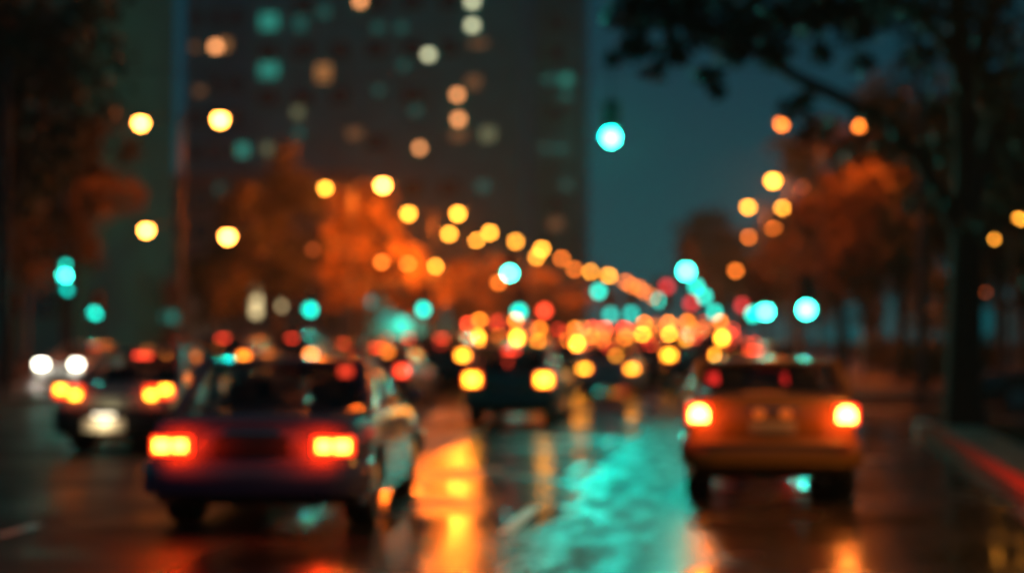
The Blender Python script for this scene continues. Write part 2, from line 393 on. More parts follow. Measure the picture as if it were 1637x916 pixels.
def make_car(name, label, sp, paint, tl='hot', group=None, plate=PLATE_DARK, head=HEAD_OFF, detail=True):
    L, W, H = sp['L'], sp['W'], sp['H']; h = L / 2
    root = empty(name, (0, 0, 0), label, 'car', group)
    belt, deck, hood = sp['belt'], sp['deck'], sp['hood']; bed = sp['cab0']; cab1 = sp['cab1']
    wy = sp['wheels']; wr = sp.get('wr', .32)
    top = [(-h, deck - .05), (-h + .06, deck), (bed - .02, belt if sp['boxy_tail'] else belt), (cab1, belt - .01), (cab1 + .35, hood + .02), (h - .35, hood - .08), (h, hood - .18)]
    def zt(y): return interp(y, top)
    def zb(y): return interp(y, [(-h, .36), (-h + .35, .22), (h - .35, .2), (h, .28)])
    def hw(y):
        t = abs(y) / h
        return W / 2 * (1 - .085 * t ** 5) * (.955 if t > .9995 else 1)
    st = sorted(set([-h, -h + .03, -h + .1, h, h - .03, h - .1] + [round(x, 3) for x in np.linspace(-h + .2, h - .2, 26)] +
                    [round(c + k * wr * .28, 3) for c in wy for k in range(-5, 6)]))
    def section(y):
        w_ = hw(y); z0 = zb(y); z1 = zt(y)
        if abs(y) > h - .001: z0 += .03; z1 -= .03
        za = z0
        for c in wy:
            d = abs(y - c); ra = wr + .07
            if d < ra: za = max(za, wr + math.sqrt(ra * ra - d * d))
        za = min(za, z1 - .12)
        half = [(0, z0), (.70 * w_, z0), (.71 * w_, za), (.965 * w_, za), (.995 * w_, max(za + .015, lerp(z0, z1, .25))), (w_, max(za + .03, lerp(z0, z1, .5))),
                (.985 * w_, max(za + .045, lerp(z0, z1, .76))), (.955 * w_, lerp(z0, z1, .93)), (.88 * w_, z1), (.45 * w_, z1 + .018), (0, z1 + .025)]
        return [(x, y, z) for x, z in half] + [(-x, y, z) for x, z in half[-2:0:-1]]
    b = MB(); m = None
    rings = [section(y) for y in st]; m = len(rings[0]); V = [q for r_ in rings for q in r_]; F = []
    for i in range(len(rings) - 1):
        for k in range(m): F.append((i * m + k, i * m + (k + 1) % m, (i + 1) * m + (k + 1) % m, (i + 1) * m + k))
    F += [tuple(range(m)), tuple(range((len(rings) - 1) * m, len(rings) * m))]
    b.add(V, F); b.build('body', paint, root)
    # cabin
    wb = W / 2 * sp.get('cabw', .86); wr_ = W / 2 * sp.get('tumble', .66); r0, r1 = sp['roof0'], sp['roof1']; zr = H
    zc = belt - .01
    A = [(-wb, cab1, zc), (wb, cab1, zc), (wr_, r1, zr - .03), (-wr_, r1, zr - .03)]
    B = [(-wb, bed, zc), (wb, bed, zc), (wr_, r0, zr - .03), (-wr_, r0, zr - .03)]
    roof = MB()
    roof.grid(lambda u, v: (lerp(-wr_ - .03, wr_ + .03, u), lerp(r0 - .05, r1 + .05, v), zr - .055 + .055 * (1 - abs(2 * u - 1) ** 3) * (1 - .7 * abs(2 * v - 1) ** 4)), 12, 12)
    roof.grid(lambda u, v: (lerp(-wr_ - .03, wr_ + .03, u), lerp(r0 - .05, r1 + .05, v), zr - .065), 2, 2)
    for sgn in (-1, 1):
        for q0, q1, rr_ in ((A[0], A[3], .035), (B[0], B[3], .05)):
            roof.tube([(q0[0] * -sgn, q0[1], q0[2] - .02), (q1[0] * -sgn, q1[1], q1[2] - .005)], rr_, 6)
        ym = (bed + cab1) / 2 - .1
        roof.tube([(wb * sgn, ym, zc - .02), (wr_ * sgn, (r0 + r1) / 2, zr - .05)], .035, 6)
        roof.tube([(wr_ * sgn, r0, zr - .05), (wr_ * sgn, r1, zr - .05)], .035, 6)
    roof.tube([(-wr_, r0, zr - .05), (wr_, r0, zr - .05)], .035, 6); roof.tube([(-wr_, r1, zr - .05), (wr_, r1, zr - .05)], .035, 6)
    roof.build('roof', paint, root)
    MB().grid(quad_patch(B[1], B[0], B[3], B[2], .05), 8, 6).build('rear_window', GLASS, root)
    MB().grid(quad_patch(A[0], A[1], A[2], A[3], .06), 8, 6).build('windscreen', GLASS, root)
    ym, yr = (bed + cab1) / 2 - .1, (r0 + r1) / 2
    for sgn in (-1, 1):
        for (ya, yb, ra, rb) in ((bed, ym, r0, yr), (ym, cab1, yr, r1)):
            MB().grid(quad_patch((wb * sgn, ya, zc), (wb * sgn, yb, zc), (wr_ * sgn, rb, zr - .05), (wr_ * sgn, ra, zr - .05), .03 * sgn), 5, 4).build('side_window', GLASS, root)
    # wheels
    for c in wy:
        for sgn in (-1, 1):
            xo = sgn * (W / 2 - .155)
            o = MB().lathe([(wr - .10, -.125), (wr - .02, -.13), (wr, -.09), (wr, .09), (wr - .02, .13), (wr - .10, .125)], (xo, c, wr), 'X', 22).build('wheel', RUBBER, root)
            r_ = MB().lathe([(.0, .095 * sgn), (.05, .11 * sgn), (.06, .095 * sgn)], (xo, c, wr), 'X', 14)
            r_.lathe([(wr - .10, .115 * sgn), (wr - .13, .12 * sgn), (wr - .14, .055 * sgn), (.0, .045 * sgn)], (xo, c, wr), 'X', 22)
            for k in range(5):
                a = 2 * math.pi * k / 5
                r_.tube([(xo + .10 * sgn, c + .04 * math.cos(a), wr + .04 * math.sin(a)), (xo + .11 * sgn, c + (wr - .13) * math.cos(a), wr + (wr - .13) * math.sin(a))], [.03, .022], 6)
            r_.build('rim', RIM, o)
    # bumpers
    bz0, bz1 = sp['bump']
    sec = [(-.03, bz0), (.035, bz0), (.06, bz0 + .05), (.06, bz1 - .06), (.035, bz1), (-.03, bz1)]
    for sgn, nm in ((-1, 'rear_bumper'), (1, 'front_bumper')):
        xw = W / 2 * .965; pth = [(-xw, sgn * (h - .42)), (-xw, sgn * (h - .22)), (-xw + .03, sgn * (h - .08)), (-xw + .12, sgn * (h - .005)), (-xw + .3, sgn * (h + .025)), (0, sgn * (h + .035)),
               (xw - .3, sgn * (h + .025)), (xw - .12, sgn * (h - .005)), (xw - .03, sgn * (h - .08)), (xw, sgn * (h - .22)), (xw, sgn * (h - .42))]
        if sgn > 0: pth = pth[::-1]
        MB().sweep(pth[::-1] if False else pth, [(q if True else -q, z) for q, z in sec]).build(nm, paint if not sp.get('black_bumper') else BLACK, root)
    # lid panel, lamps, plate at the rear
    yb_ = -h
    if detail:
        lz0, lz1 = bz1 + .03, (deck if sp['boxy_tail'] is False else belt) - .07
        MB().box((0, yb_ + .004, (lz0 + lz1) / 2), (W * sp.get('lid', .60), .03, lz1 - lz0), .012).build('boot_lid', paint, root)
        MB().box((0, yb_ - .016, lz1 - .05), (.5, .03, .03), .01).build('boot_handle', CHROME, root)
        MB().tube([(W * .28, yb_ + .25, .25), (W * .28, yb_ + .0, .24)], .03, 10).build('exhaust_pipe', METAL, root)
    x0, x1, z0, z1 = sp['tl']
    for sgn in (-1, 1):
        lens = MB().box((sgn * (x0 + x1) / 2, yb_ + .02, (z0 + z1) / 2), (x1 - x0, .075, z1 - z0), .025)
        lo = lens.build('tail_light', TL[tl][0], root)
        for (bx, bz, bw, bh) in sp['bulbs']:
            bb = MB()
            cx_, cz_ = sgn * (x0 + (x1 - x0) * bx), z0 + (z1 - z0) * bz
            if sp.get('arch'):
                pr = [(-bw / 2, -bh / 2), (bw / 2, -bh / 2)] + [(bw / 2 * math.cos(a), bh * .02 + bh * .48 * math.sin(a)) for a in np.linspace(0, math.pi, 9)]
                n = len(pr); V = [(cx_ + x, yb_ - .021, cz_ + z) for x, z in pr] + [(cx_ + x, yb_ - .01, cz_ + z) for x, z in pr]
                bb.add(V, [tuple(range(n)), tuple(range(n, 2 * n))[::-1]] + [(i, (i + 1) % n, n + (i + 1) % n, n + i) for i in range(n)])
            else: bb.box((cx_, yb_ - .018, cz_), (bw, .016, bh), .006)
            bb.build('bulb', TL[tl][1], lo)
    if detail: MB().box((0, r0 - .02, zr - .12), (.26, .03, .05), .01).build('brake_light', BRAKE if tl == 'hot' else mat('brake_lens', (.2, .01, .01), .2), root)
    if sp.get('markers'):
        for sgn in (-1, 1): MB().box((sgn * (W / 2 * sp['tumble'] - .08), r0 - .06, zr - .10), (.2, .04, .12), .015).build('marker_light', TL[tl][1], root)
    pw, ph, pz = sp['plate']; px_ = sp.get('plate_x', 0); py_ = yb_ - (.03 if pz > bz1 else .108)
    MB().box((px_, py_, pz), (pw, .012, ph), .004).build('number_plate', plate, root)
    # front
    for sgn in (-1, 1):
        MB().box((sgn * (W / 2 - .26), h - .02, hood - .17), (.34, .09, .15), .03).build('headlight', head, root)
        mm = MB().box((sgn * (W / 2 + .08), cab1 - .12, belt + .06), (.16, .09, .12), .03)
        mm.tube([(sgn * (W / 2 - .1), cab1 - .1, belt), (sgn * (W / 2 + .04), cab1 - .11, belt + .03)], .018, 6)
        mm.build('wing_mirror', paint, root)
        for yy in (ym - .55, ym + .35) if detail else ():
            MB().box((sgn * (W / 2 + .0), yy, belt - .13), (.03, .16, .028), .01).build('door_handle', CHROME if sp.get('chrome') else paint, root)
    MB().box((0, h + .005, hood - .2), (W * .48, .04, .12), .01).build('grille', BLACK, root)
    # seats
    for nm, xs, ys_ in (('rear_seat', (0,), bed + .45), ('front_seat', (-.38, .38), ym + .2)):
        for x in xs:
            sm = MB(); wd = 1.2 if nm == 'rear_seat' else .5
            sm.box((x, ys_, belt - .08), (wd, .14, .3), .05, rx=.15)
            for hx in ((-.38, .38) if wd > 1 else (0,)): sm.box((x + hx, ys_ - .03, belt + .15), (.26, .09, .17), .04)
            sm.build(nm, SEAT, root)
    return root

SEDAN = dict(L=4.5, W=1.76, H=1.46, belt=.98, deck=.97, hood=.92, cab0=-1.45, cab1=.75, roof0=-.85, roof1=.1, wheels=(-1.32, 1.36), boxy_tail=False,
             bump=(.36, .60), tl=(.52, .82, .68, .84), bulbs=[(.35, .5, .13, .1), (.75, .5, .13, .1)], plate=(.5, .12, .76), tumble=.64)
TAXI = dict(L=4.4, W=1.76, H=1.43, belt=1.07, deck=1.06, hood=.95, cab0=-1.62, cab1=.75, roof0=-1.22, roof1=.05, wheels=(-1.35, 1.36), boxy_tail=False, wr=.31,
            bump=(.37, .64), tl=(.60, .84, .79, .99), bulbs=[(.5, .52, .17, .15)], arch=True, plate=(.46, .12, .76), cabw=.92, tumble=.79, lid=.56)
BLUE = dict(L=4.6, W=1.88, H=1.46, belt=1.0, deck=.97, hood=.92, cab0=-1.5, cab1=.75, roof0=-.95, roof1=.05, wheels=(-1.36, 1.4), boxy_tail=False,
            bump=(.34, .62), tl=(.50, .86, .66, .83), bulbs=[(.30, .5, .115, .095), (.72, .5, .13, .10)], plate=(.62, .17, .74), cabw=.92, tumble=.76, lid=.44)
SILVER = dict(SEDAN, H=1.5, tl=(.44, .85, .80, .97), bulbs=[(.25, .25, .13, .09), (.75, .7, .14, .09)], plate=(.60, .18, .42), plate_x=-.10, black_bumper=True, bump=(.30, .64))
HATCH = dict(L=4.1, W=1.74, H=1.52, belt=1.0, deck=1.0, hood=.92, cab0=-1.95, cab1=.75, roof0=-1.62, roof1=.05, wheels=(-1.25, 1.28), boxy_tail=False,
             bump=(.34, .62), tl=(.52, .84, .74, .98), bulbs=[(.5, .5, .24, .18)], plate=(.5, .12, .7), tumble=.7)
SUV = dict(L=4.6, W=1.86, H=1.75, belt=1.12, deck=1.14, hood=1.08, cab0=-2.2, cab1=.85, roof0=-1.95, roof1=.15, wheels=(-1.38, 1.42), boxy_tail=False, wr=.37,
           bump=(.42, .74), tl=(.56, .9, 1.0, 1.22), bulbs=[(.5, .5, .26, .17)], plate=(.5, .12, .9), tumble=.74)
VAN = dict(markers=True, L=5.0, W=1.95, H=2.2, belt=1.3, deck=1.32, hood=1.2, cab0=-2.45, cab1=1.1, roof0=-2.38, roof1=.45, wheels=(-1.5, 1.55), boxy_tail=False, wr=.36,
           bump=(.42, .7), tl=(.66, .92, 1.30, 1.62), bulbs=[(.5, .5, .2, .26)], plate=(.5, .12, .9), tumble=.82)

ORANGE_PAINT = mat('orange_paint', (.19, .095, .010), .3, coat=.6)
BLUE_PAINT = mat('dark_blue_paint', (.06, .07, .17), .2, coat=.8)
GREY_PAINT = mat('grey_paint', (.32, .38, .35), .28, .2, coat=.6)
DARK_PAINT = mat('black_paint', (.02, .022, .024), .25, coat=.8)
WHITE_CAR = mat('white_paint', (.6, .6, .58), .3, coat=.6)
TEAL_PAINT = mat('teal_paint', (.02, .14, .13), .3, coat=.6)
RED_PAINT = mat('red_paint', (.2, .015, .015), .3, coat=.6)

def rear_glow(root, sp, col, I):
    """light thrown by the lit lamps of one of the near cars"""
    for ch in root.children:
        if ch.name.startswith('tail_light'):
            for bu in ch.children[:1]:
                c = sum((Vector(v) for v in bu.bound_box), Vector()) / 8
                lamp('tail_lamp_light', (c.x, -sp['L'] / 2 - .10, c.z), col, I * 12.566, .05, bu)

def place(root, px, D, off, rz=0):
    """rear face centre at pixel column px, depth D"""
    rx = PX(px, D); d = Matrix.Rotation(rz, 3, 'Z') @ Vector((0, off, 0))
    root.location = (rx + d.x, D + d.y, .004); root.rotation_euler = (0, 0, rz)

taxi = make_car('sedan_car', 'orange boxy sedan in the kerb lane with round topped lit tail lamps', TAXI, ORANGE_PAINT, 'blaze')
for k in (-1, 1):
    MB().lathe([(0, -.02), (.05, -.018), (.06, -.008), (.06, .0)], (k * .13, -TAXI['L'] / 2 - .012, .90), 'Y', 16).build('reflector', mat('amber_reflector_glow', (.6, .2, .03), .2, emit=(1, .25, .03), es=.25), taxi)  # no lamps here: the reflectors' orange shine is put in as faint emission
place(taxi, 1234, 15.1, 2.2, 0.0); rear_glow(taxi, TAXI, (1, .10, .010), 1.1)
MB().box((0, -TAXI['L'] / 2 - .088, .575), (1.5, .02, .045), .008).build('bumper_strip', BLACK, taxi)
blue = make_car('sedan_car', 'dark blue sedan with paired glowing tail lamps and a black plate recess', BLUE, BLUE_PAINT, 'paired', plate=BLACK)
place(blue, 404, 12.2, 2.3, R(4)); rear_glow(blue, BLUE, (1, .02, .0), 2.4)
silver = make_car('sedan_car', 'grey sedan with a pale lit number plate low in its bumper', SILVER, GREY_PAINT, 'hot', plate=PLATE)
pl = MB().box((-.10, -2.25 - .10, .56), (.3, .05, .03), .01).build('plate_lamp', PLATE_GLOW, silver)
o_ = beam('plate_light', (-.10, -2.25 - .30, .50), (1, .74, .40), .5, .08, pl); o_.rotation_euler = (R(75), 0, 0)
place(silver, 182, 20.3, 2.25, R(4)); rear_glow(silver, SILVER, (1, .05, .01), .2)

protos = {}
def proto(kind, sp, paint, nm):
    r_ = make_car(nm, 'x', sp, paint, 'hot'); protos[kind] = r_; return r_
KINDS = {'dark sedan': (SEDAN, DARK_PAINT, 'sedan_car'), 'teal hatchback': (HATCH, TEAL_PAINT, 'hatchback_car'), 'black hatchback': (HATCH, DARK_PAINT, 'hatchback_car'),
         'white sedan': (SEDAN, WHITE_CAR, 'sedan_car'), 'dark SUV': (SUV, DARK_PAINT, 'suv_car'), 'red hatchback': (HATCH, RED_PAINT, 'hatchback_car'),
         'white van': (VAN, WHITE_CAR, 'delivery_van'), 'grey SUV': (SUV, GREY_PAINT, 'suv_car'), 'dark van': (VAN, DARK_PAINT, 'delivery_van')}
# (kind, pixel column of the rear, depth, lamp brightness, label)
QUEUE = [
    ('teal hatchback', 812, 28.0, 'hot', 'teal hatchback standing ahead of the dark blue sedan in its lane'),
    ('dark SUV', 702, 45.0, 'hot', 'dark SUV with bright lamps standing beyond the teal hatchback, one lane over'),
    ('white sedan', 972, 43.0, 'hot', 'white sedan waiting two lengths ahead of the teal hatchback'),
    ('white van', 795, 59.0, 'hot', 'white van with tall bright lamps ahead of the bright lamped dark SUV'),
    ('dark van', 891, 60.0, 'hot', 'dark van ahead of the white sedan, its high lamps glowing yellow'),
    ('dark SUV', 462, 47.0, 'orange', 'dark SUV seen above the roof of the dark blue sedan'),
    ('white van', 770, 74.0, 'orange', 'white van with orange lamps hidden low behind the nearer white van'),
    ('red hatchback', 545, 58.0, 'red', 'red hatchback in the outer lane between the dark SUV and the median'),
    ('grey SUV', 618, 66.0, 'orange', 'grey SUV in the outer lane ahead of the red hatchback'),
    ('dark sedan', 905, 78.0, 'hot', 'dark sedan tucked ahead of the dark van with yellow lamps'),
    ('black hatchback', 1040, 52.0, 'orange', 'black hatchback ahead of the white sedan beside the orange car'),
    ('white van', 1125, 66.0, 'hot', 'white van showing high lamps above the roof of the orange sedan'),
    ('red hatchback', 1206, 28.0, 'hotred', 'red hatchback mostly hidden behind the orange sedan'),
    ('grey SUV', 1043, 72.0, 'hot', 'grey SUV ahead of the black hatchback with bright yellow lamps'),
    ('dark van', 985, 86.0, 'orange', 'dark van far up the jam beside the grey SUV with bright lamps'),
    ('red hatchback', 700, 88.0, 'red', 'red hatchback far up the jam beside the median'),
    ('dark SUV', 834, 92.0, 'red', 'dark SUV far up the jam ahead of the orange lamped white van'),
    ('white van', 1088, 96.0, 'orange', 'white van far up the jam ahead of the high lamped white van'),
    ('grey SUV', 1018, 104.0, 'orange', 'grey SUV far up the jam ahead of the dark van'),
    ('dark sedan', 930, 110.0, 'hot', 'dark sedan far up the jam one lane over from the grey SUV'),
    ('dark van', 874, 118.0, 'red', 'dark van far up the jam next to the median'),
    ('white van', 1140, 112.0, 'hot', 'white van furthest up the kerb lane that can be told apart'),
    ('red hatchback', 598, 35.0, 'red', 'red hatchback one lane left of the teal hatchback, beyond the dark blue sedan'),
    ('grey SUV', 350, 41.0, 'orange', 'grey SUV between the grey sedan and the roof of the dark blue sedan'),
    ('dark SUV', 1108, 46.0, 'hot', 'dark SUV just beyond the roof edge of the orange sedan'),
    ('black hatchback', 962, 67.0, 'hot', 'black hatchback with yellow lamps beyond the dark van'),
    ('grey SUV', 1078, 84.0, 'hot', 'grey SUV beyond the high lamped white van, lamps yellow'),
    ('dark sedan', 745, 84.0, 'red', 'dark sedan near the median beyond the orange lamped white van'),
    ('teal hatchback', 722, 64.0, 'hot', 'teal hatchback with yellow lamps between the two white vans'),
    ('dark SUV', 650, 56.0, 'orange', 'dark SUV with orange lamps level with the red hatchback in the outer lane'),
    ('white sedan', 1000, 122.0, 'hot', 'white sedan far up the jam at the foot of the lamp chain'),
    ('dark van', 1060, 116.0, 'hot', 'dark van far up the jam beside the far kerb lane van'),
    ('teal hatchback', 390, 62.0, 'dim', 'teal hatchback with faint lamps in the outermost lane by the median'),
]
far = 'far cars of the jam lost in blur'
for i, (px, D, t_) in enumerate([(960, 130, 'red'), (1005, 128, 'orange'), (1052, 126, 'hot'), (1098, 132, 'orange'), (1145, 138, 'red'), (1180, 128, 'dim'), (985, 150, 'red'),
                                 (1030, 148, 'orange'), (1075, 152, 'red'), (1118, 158, 'orange'), (1160, 165, 'red'), (1195, 150, 'dim'), (1045, 175, 'red'), (1090, 180, 'red'), (1130, 190, 'red')]):
    QUEUE.append((('white van', 'dark SUV', 'dark van', 'grey SUV')[i % 4], px, D, t_, None))
def box_of(px, D, kind): sp = KINDS[kind][0]; return PX(px, D), D, sp['W'], sp['L']
taken = [box_of(q[1], q[2], q[0]) for q in QUEUE]
lr = random.Random(11)
ORD = ['first', 'second', 'third', 'fourth', 'fifth', 'sixth', 'seventh', 'eighth', 'ninth', 'tenth', 'eleventh', 'twelfth', 'thirteenth', 'fourteenth']
LANE = ['kerb lane', 'second lane from the kerb', 'third lane from the kerb', 'fourth lane from the kerb', 'lane along the median']
kinds_ = list(KINDS)
for ln in range(5):
    D = 46 + ln * 1.7; k = 0
    while D < 175:
        x = kr(D) - 3.0 - 3.3 * ln + lr.uniform(-.15, .15) - max(0, D - 60) * .012
        kind = lr.choice(kinds_[:4] + ['red hatchback', 'dark SUV'] if D < 68 else ['white van', 'dark van', 'dark van', 'grey SUV', 'dark SUV'] if D < 110 else ['white van', 'dark van']); sp = KINDS[kind][0]
        if x > mr(D) + 1.3 and all(abs(x - a) > (sp['W'] + w_) / 2 + .12 or not (D - l_ * 0 < b + l_ + .6 and b < D + sp['L'] + .6) for a, b, w_, l_ in taken):
            p_ = CAM.inverted() @ Vector((x, D, 1.65)); px = CX + FPX * p_.x / -p_.z
            taken.append((x, D, sp['W'], sp['L'])); t_ = lr.choice(['hot', 'hot', 'orange', 'orange', 'red', 'red'])
            lab = None
            if D < 88 and k < len(ORD):
                lab = '%s with %s lamps, %s, %s row of the dense jam' % (kind, {'hot': 'yellow', 'orange': 'orange', 'red': 'red'}[t_], LANE[ln], ORD[k])
            QUEUE.append((kind, px, D, t_, lab)); k += 1
            D += sp['L'] + lr.uniform(1.5, 4)
        else: D += 1.5
used = set()
for (kind, px, D, t_, lab) in QUEUE:
    sp, paint, nm = KINDS[kind]
    if kind not in protos: r_ = proto(kind, sp, paint, nm)
    else: r_ = copy_tree(protos[kind])
    place(r_, px, D, sp['L'] / 2, R(rnd.uniform(-2, 1) - (2.0 if D > 60 else 0)))
    if 'van' in kind: r_.scale = (1, 1, lr.choice((.82, .9, .96, 1.04, 1.12, 1.2)))
    r_['label'] = lab or 'far vehicle near the vanishing point, seen only as a blurred pair of red lamps'
    r_['category'] = 'van' if 'van' in kind else 'car'
    r_['group'] = far if lab is None else 'vehicles queuing up the avenue'
    for ch in r_.children:
        if ch.name.startswith('marker_light'):
            ch.material_slots[0].link = 'OBJECT'; ch.material_slots[0].material = tl_far({'dim': 'red', 'hot': 'orange'}.get(t_, 'red'), D)[1]
        if ch.name.startswith('tail_light'):
            for o, m in [(ch, tl_far(t_, D)[0])] + [(q, tl_far(t_, D)[1]) for q in ch.children]:
                o.material_slots[0].link = 'OBJECT'; o.material_slots[0].material = m

# oncoming and parked cars
def other(kind, x, y, rz, lab, headm, grp=None):
    sp, paint, nm = KINDS[kind]
    r_ = copy_tree(protos[kind]); r_.location = (x, y, .004); r_.rotation_euler = (0, 0, rz)
    r_['label'] = lab; r_['category'] = 'car'
    if 'group' in r_: del r_['group']
    if grp: r_['group'] = grp
    for ch in r_.children:
        if ch.name.startswith('headlight'):
            ch.material_slots[0].link = 'OBJECT'; ch.material_slots[0].material = headm
        if ch.name.startswith('tail_light'):
            for o in [ch] + list(ch.children):
                o.material_slots[0].link = 'OBJECT'; o.material_slots[0].material = TAIL_OFF
    return r_
q = P(93, 581, 49)
on = other('white sedan', q.x, 49 + 2.25, math.pi, 'oncoming white sedan with bright white headlights across the median', HEAD_ON)
for k in (-1, 1): lamp('headlight_beam', (k * .62, 2.25 + .25, .75), (1, .92, .75), 20, .06, on)
other('dark SUV', PX(333, 98), 100, math.pi, 'oncoming dark SUV with amber lamps, furthest across the median', HEAD_AMBER)
other('red hatchback', PX(250, 84), 86, math.pi, 'oncoming red hatchback with amber lamps beyond the white headlights', HEAD_AMBER)
other('dark sedan', 8.6, 35, R(75), 'dark parked sedan behind the thick roadside tree trunk', HEAD_OFF)

# ------------------------------------------------------------------ street lamps
LENS = {k: emit_mat('lamp_lens_' + k, c, s) for k, c, s in (('bright', (1, .34, .05), 55), ('warm', (1, .35, .03), 26), ('dull', (1, .20, .02), 13), ('faint', (1, .16, .03), 2.2))}
def street_lamp(label, group, pole_x, D, heads, zbase):
    """heads: (pixel x, pixel y, brightness, light intensity, size)"""
    hs = [(P(px, py, D), br, I, sz) for (px, py, br, I, sz) in heads]
    zt = max(p.z for p, *_ in hs)
    root = empty('street_lamp', (pole_x, D, zbase), label, 'street lamp', group)
    MB().tube([(0, 0, 0), (0, 0, .9), (0, 0, .95), (0, 0, zt - zbase + .35)], [.11, .11, .075, .05], 10).build('pole', METAL, root)
    for p, br, I, sz in hs:
        dx, dz = p.x - pole_x, p.z - zbase; sg = 1 if dx >= 0 else -1
        MB().tube([(0, 0, dz + .0), (dx * .3, 0, dz + .22), (dx * .75, 0, dz + .28), (dx - .2 * sg, 0, dz + .17)], .032, 7).build('arm', METAL, root)
        hd = MB().box((dx, 0, dz + .17), (.82 * sz, .34 * sz, .12), .05).build('lamp_head', METAL, root)
        l = MB().lathe([(0, -.17), (.1, -.16), (.17, -.11), (.21, 0), (.21, .045)], (0, 0, 0), 'Z', 16)
        l.v = [(x * .85 * sz + dx, y * .85 * sz, z * 1.15 * sz + dz + .07) for x, y, z in l.v]
        l.build('lamp_lens', LENS[br], hd)
        if I: down('street_light', (dx, 0, dz - .38 * sz), AMBER, I * 12.566 * (1 if D < 70 else 2.2), .1, root, .06 if D < 70 else .85 if D < 90 else .05)
    return root
GL = 'twin armed street lamps on the median'
street_lamp('twin armed lamp nearest on the median, far apart from the other lamps', GL, PX(289, 51), 51, [(225, 199, 'bright', 50, .95), (352, 193, 'bright', 70, 1.05), (234, 370, 'bright', 3, .85), (364, 380, 'bright', 8, .95)], .15)
street_lamp('twin armed lamp with a very bright head against orange lit foliage', GL, PX(562, 73), 73, [(520, 302, 'warm', 100, .9), (612, 297, 'bright', 150, 1.2), (500, 400, 'faint', 4, .8), (610, 420, 'dull', 30, .8), (551, 408, 'faint', 0, .3)], .15)
street_lamp('third twin armed lamp from the near end of the median', GL, PX(692, 89), 89, [(653, 342, 'warm', 120, 1.15), (732, 342, 'warm', 120, 1.2), (652, 422, 'dull', 30, 1.0), (697, 426, 'warm', 40, .95)], .15)
street_lamp('fourth twin armed lamp along the median with unequal arms', GL, PX(752, 106), 106, [(718, 374, 'warm', 120, 1.25), (783, 372, 'warm', 120, 1.25), (797, 452, 'dull', 24, 1.1)], .15)
street_lamp('fifth twin armed lamp along the median', GL, PX(793, 116), 116, [(762, 385, 'warm', 80, 1.2), (824, 386, 'warm', 100, 1.3)], .15)
street_lamp('sixth twin armed lamp along the median', GL, PX(842, 126), 126, [(818, 402, 'warm', 80, 1.2), (866, 398, 'warm', 120, 1.5)], .15)
street_lamp('seventh twin armed lamp along the median', GL, PX(878, 140), 140, [(858, 411, 'warm', 80, 1.3), (898, 413, 'dull', 80, 1.4)], .15)
street_lamp('eighth twin armed lamp along the median', GL, PX(932, 160), 160, [(918, 430, 'dull', 80, 1.6), (945, 434, 'warm', 80, 1.5)], .15)
street_lamp('ninth twin armed lamp along the median', GL, PX(985, 178), 178, [(973, 440, 'warm', 50, 1.9), (1000, 450, 'dull', 30, 1.7)], .15)
street_lamp('tenth twin armed lamp along the median, near the vanishing point', GL, PX(1020, 196), 196, [(1010, 456, 'dull', 30, 1.8), (1022, 460, 'dull', 30, 1.8)], .15)
street_lamp('last twin armed lamp along the median, near the vanishing point', GL, PX(1040, 215), 215, [(1030, 466, 'dull', 30, 1.8), (1044, 474, 'dull', 30, 1.8)], .15)
GR = 'twin armed street lamps on the roadside behind the orange car'
street_lamp('tall roadside lamp with two high arms against dark foliage by the driveway', GR, PX(1312, 52), 52, [(1250, 200, 'dull', 100, .8), (1374, 203, 'dull', 80, .8)], .135)
street_lamp('roadside lamp with one bright yellow head over the kerb, second from the driveway', GR, PX(1262, 70), 70, [(1236, 290, 'warm', 60, 1.1), (1283, 300, 'faint', 10, .6)], .135)
street_lamp('roadside lamp with two level yellow heads, third from the driveway', GR, PX(1224, 85), 85, [(1196, 332, 'warm', 40, .95), (1252, 334, 'warm', 50, 1.1)], .135)
street_lamp('roadside lamp with orange heads, fourth from the driveway', GR, PX(1216, 103), 103, [(1197, 380, 'dull', 25, .9), (1237, 367, 'dull', 25, 1.0)], .135)
street_lamp('roadside lamp with two dim orange heads, fifth from the driveway', GR, PX(1148, 109), 109, [(1120, 433, 'dull', 25, 1.0), (1176, 433, 'dull', 25, 1.1)], .135)
